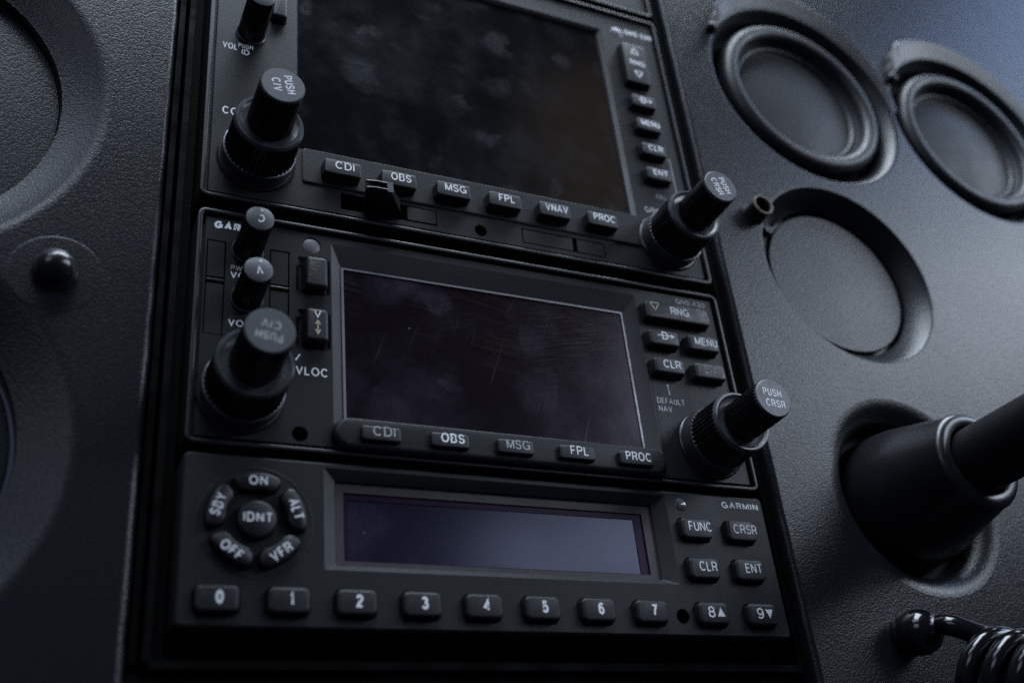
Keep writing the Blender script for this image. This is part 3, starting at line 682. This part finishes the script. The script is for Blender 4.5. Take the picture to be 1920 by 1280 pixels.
# ================================================================== TRANSPONDER (lower unit)
TY0, TY1 = -108.0, -68.0
u = unit('transponder', 'lower avionics unit with wide bluish display and a row of number keys', X0, X1, TY0, TY1)
zf = -.2
NK = [-75.6, -60.3, -45.1, -29.7, -14.4, .8, 16.1, 31.4, 50.0, 65.4]
KEYS = {str(i): (x, x+9.2, -105.0, -99.2) for i, x in enumerate(NK)}
KEYS.update({'FUNC': (49.5, 58.9, -82.1, -76.2), 'CRSR': (64.2, 73.5, -82.1, -76.2), 'CLR': (49.6, 59.0, -93.1, -87.2), 'ENT': (64.3, 73.6, -93.1, -87.2)})
def sector(cx, cy, ri, ro, amid, half, rc=1.2, n=10):
    """rounded ring segment, counter-clockwise"""
    do, di = math.degrees(rc/ro), math.degrees(rc/ri)
    P = []
    for k in range(n+1): a = R_(amid-half+do+(2*half-2*do)*k/n); P.append((cx+ro*math.cos(a), cy+ro*math.sin(a)))
    a = R_(amid+half-do*.3); P.append((cx+(ro-rc*.3)*math.cos(a), cy+(ro-rc*.3)*math.sin(a)))
    a = R_(amid+half); P.append((cx+(ro-rc)*math.cos(a), cy+(ro-rc)*math.sin(a))); P.append((cx+(ri+rc)*math.cos(a), cy+(ri+rc)*math.sin(a)))
    for k in range(n+1): a = R_(amid+half-di-(2*half-2*di)*k/n); P.append((cx+ri*math.cos(a), cy+ri*math.sin(a)))
    a = R_(amid-half); P.append((cx+(ri+rc)*math.cos(a), cy+(ri+rc)*math.sin(a))); P.append((cx+(ro-rc)*math.cos(a), cy+(ro-rc)*math.sin(a)))
    a = R_(amid-half+do*.3); P.append((cx+(ro-rc*.3)*math.cos(a), cy+(ro-rc*.3)*math.sin(a)))
    return P
CX, CY = -63.0, -84.0
MODES = [('ON', 90, 0), ('ALT', 18, -72), ('VFR', -54, 36), ('OFF', -126, -36), ('SBY', 162, 72)]
tscr = rrect(-47.4, 46.9, -94.3, -69.6, .6, 2)
holes = [key_hole(*k, 1.5, .5) for k in KEYS.values()]+[sector(CX, CY, 6.72, 11.38, a, 32.2) for _, a, _ in MODES]+[circle(CX, CY, 4.6, 40), tscr, circle(46.03, -102.6, 1.95, 32), circle(51.6, -71.9, 2.0, 24)]
def rr(d): return rrect(X0+d, X1-d, TY0+d, TY1-d, max(1.6-d, .3))
mb = MB(); mb.loft([(rr(0), -14), (rr(0), zf-1.0), (rr(.25), zf-.35), (rr(.8), zf)], False)
mb.fill(rr(.8), holes, zf)
for h in holes: mb.loft([(h, zf), (h, zf-1.6)], False)
build('faceplate', mb, M_face_b, u, angle=40)
mb = MB(); mb.fill(rr(1), [], -8); build('back_plate', mb, M_black, u)
mb = MB(); inn = rrect(-44.3, 43.2, -92.6, -71.9, .6, 2)
mb.loft([(tscr, zf), (inn, -2.2)], False); build('display_bevel', mb, M_bevel, u, angle=20)
mb = MB(); mb.loft([(inn, -2.2), (inn, -2.9)], False); mb.fill(inn, [rrect(-42.0, 40.2, -91.2, -74.4, .3, 2)], -2.9); build('display_frame', mb, M_lcd_frame, u)
mb = MB(); mb.fill(rrect(-42.2, 40.4, -91.4, -74.2, .3, 2), [rrect(-41.0, 37.6, -90.9, -76.0, .2, 2)], -3.3); build('display_shade_border', mb, M_lcd_shade, u)  # dark border painted as the frame's shadow, widest at top and right
mb = MB(); mb.fill(rrect(-41.2, 37.8, -91.1, -75.8, .2, 2), [], -3.5); build('display_glass', mb, M_lcd, u)
for nm, q in KEYS.items():
    k = key(u, *q, 1.8, 1.35, None, .75, zf-1.6); cx, cy = (q[0]+q[1])/2, (q[2]+q[3])/2
    if nm in '89':
        text(nm, cx-1.0, cy+.3, 1.84, 2.9, M_white, k, width=2.1, bold=.006, name='legend')
        d = 1 if nm == '8' else -1
        glyph('scroll_arrow', [[(cx+.7, cy+.25-d*1.1), (cx+3.1, cy+.25-d*1.1), (cx+1.9, cy+.25+d*1.2)]], 1.84, M_white, k)
    elif nm.isdigit(): text(nm, cx+.45, cy+.3, 1.84, 2.95, M_white, k, bold=.024, name='legend')
    else: text(nm, cx+1.0, cy+.5, 1.84, 2.65, M_white, k, width={'FUNC': 7.4, 'CRSR': 7.6, 'CLR': 5.5, 'ENT': 5.4}[nm], bold=.003, name='legend')
for nm, a, rot in MODES:
    mb = MB(); base = sector(CX, CY, 6.9, 11.2, a, 31)
    c = (sum(p[0] for p in base)/len(base), sum(p[1] for p in base)/len(base))
    def shr(d): return sector(CX, CY, 6.9+d, 11.2-d, a, 31-d*5.5, 1.2-d*.4)
    mb.loft([(base, zf-1.6), (base, 1.2), (shr(.18), 1.6), (shr(.6), 1.85)])
    k = build('mode_key', mb, M_key, u, (c[0], c[1], zf-1.6), 50)
    ra = R_(a); text(nm, CX+9.1*math.cos(ra), CY+9.1*math.sin(ra), 1.89, 2.35, M_white, k, rot=rot, bold=.022, width={'ON': 4.2, 'ALT': 5.0, 'VFR': 5.4, 'OFF': 5.4, 'SBY': 5.4}[nm], name='legend')
mb = MB(); mb.lathe(CX, CY, [(4.45, zf-1.6), (4.4, 1.2), (4.2, 1.65), (3.8, 1.85), (.02, 1.9)], 64, True); k = build('mode_key', mb, M_key, u, (CX, CY, zf-1.6), 50)
text('IDNT', CX+.1, CY+.3, 1.93, 2.3, M_white, k, width=6.5, bold=.022, name='legend')
screw_hole(u, 46.03, -102.6, 1.9, zf)
mb = MB(); mb.lathe(51.6, -71.9, [(1.95, zf-.8), (1.95, zf-.1), (1.5, zf+.15), (.02, zf+.3)], 32, True); build('light_sensor', mb, M_lens, u)
text('GARMIN', 71.3, -71.0, zf+.03, 1.95, M_white, u, width=12.3, bold=.030)
mb = MB(); mb.lathe(CX, CY, [(13.0, zf+.004), (12.9, zf+.07), (12.7, zf+.07), (12.6, zf+.004)], 96, False); build('dial_ring', mb, M_face_b, u)

# ================================================================== UNIT ABOVE (only its lower edge shows)
u = unit('audio_panel', 'black avionics unit above the large display, only its lower right corner in view', X0, X1, 122.4, 158)
rim_body(u, X0, X1, 122.4, 158, [], 2.0, M_face)
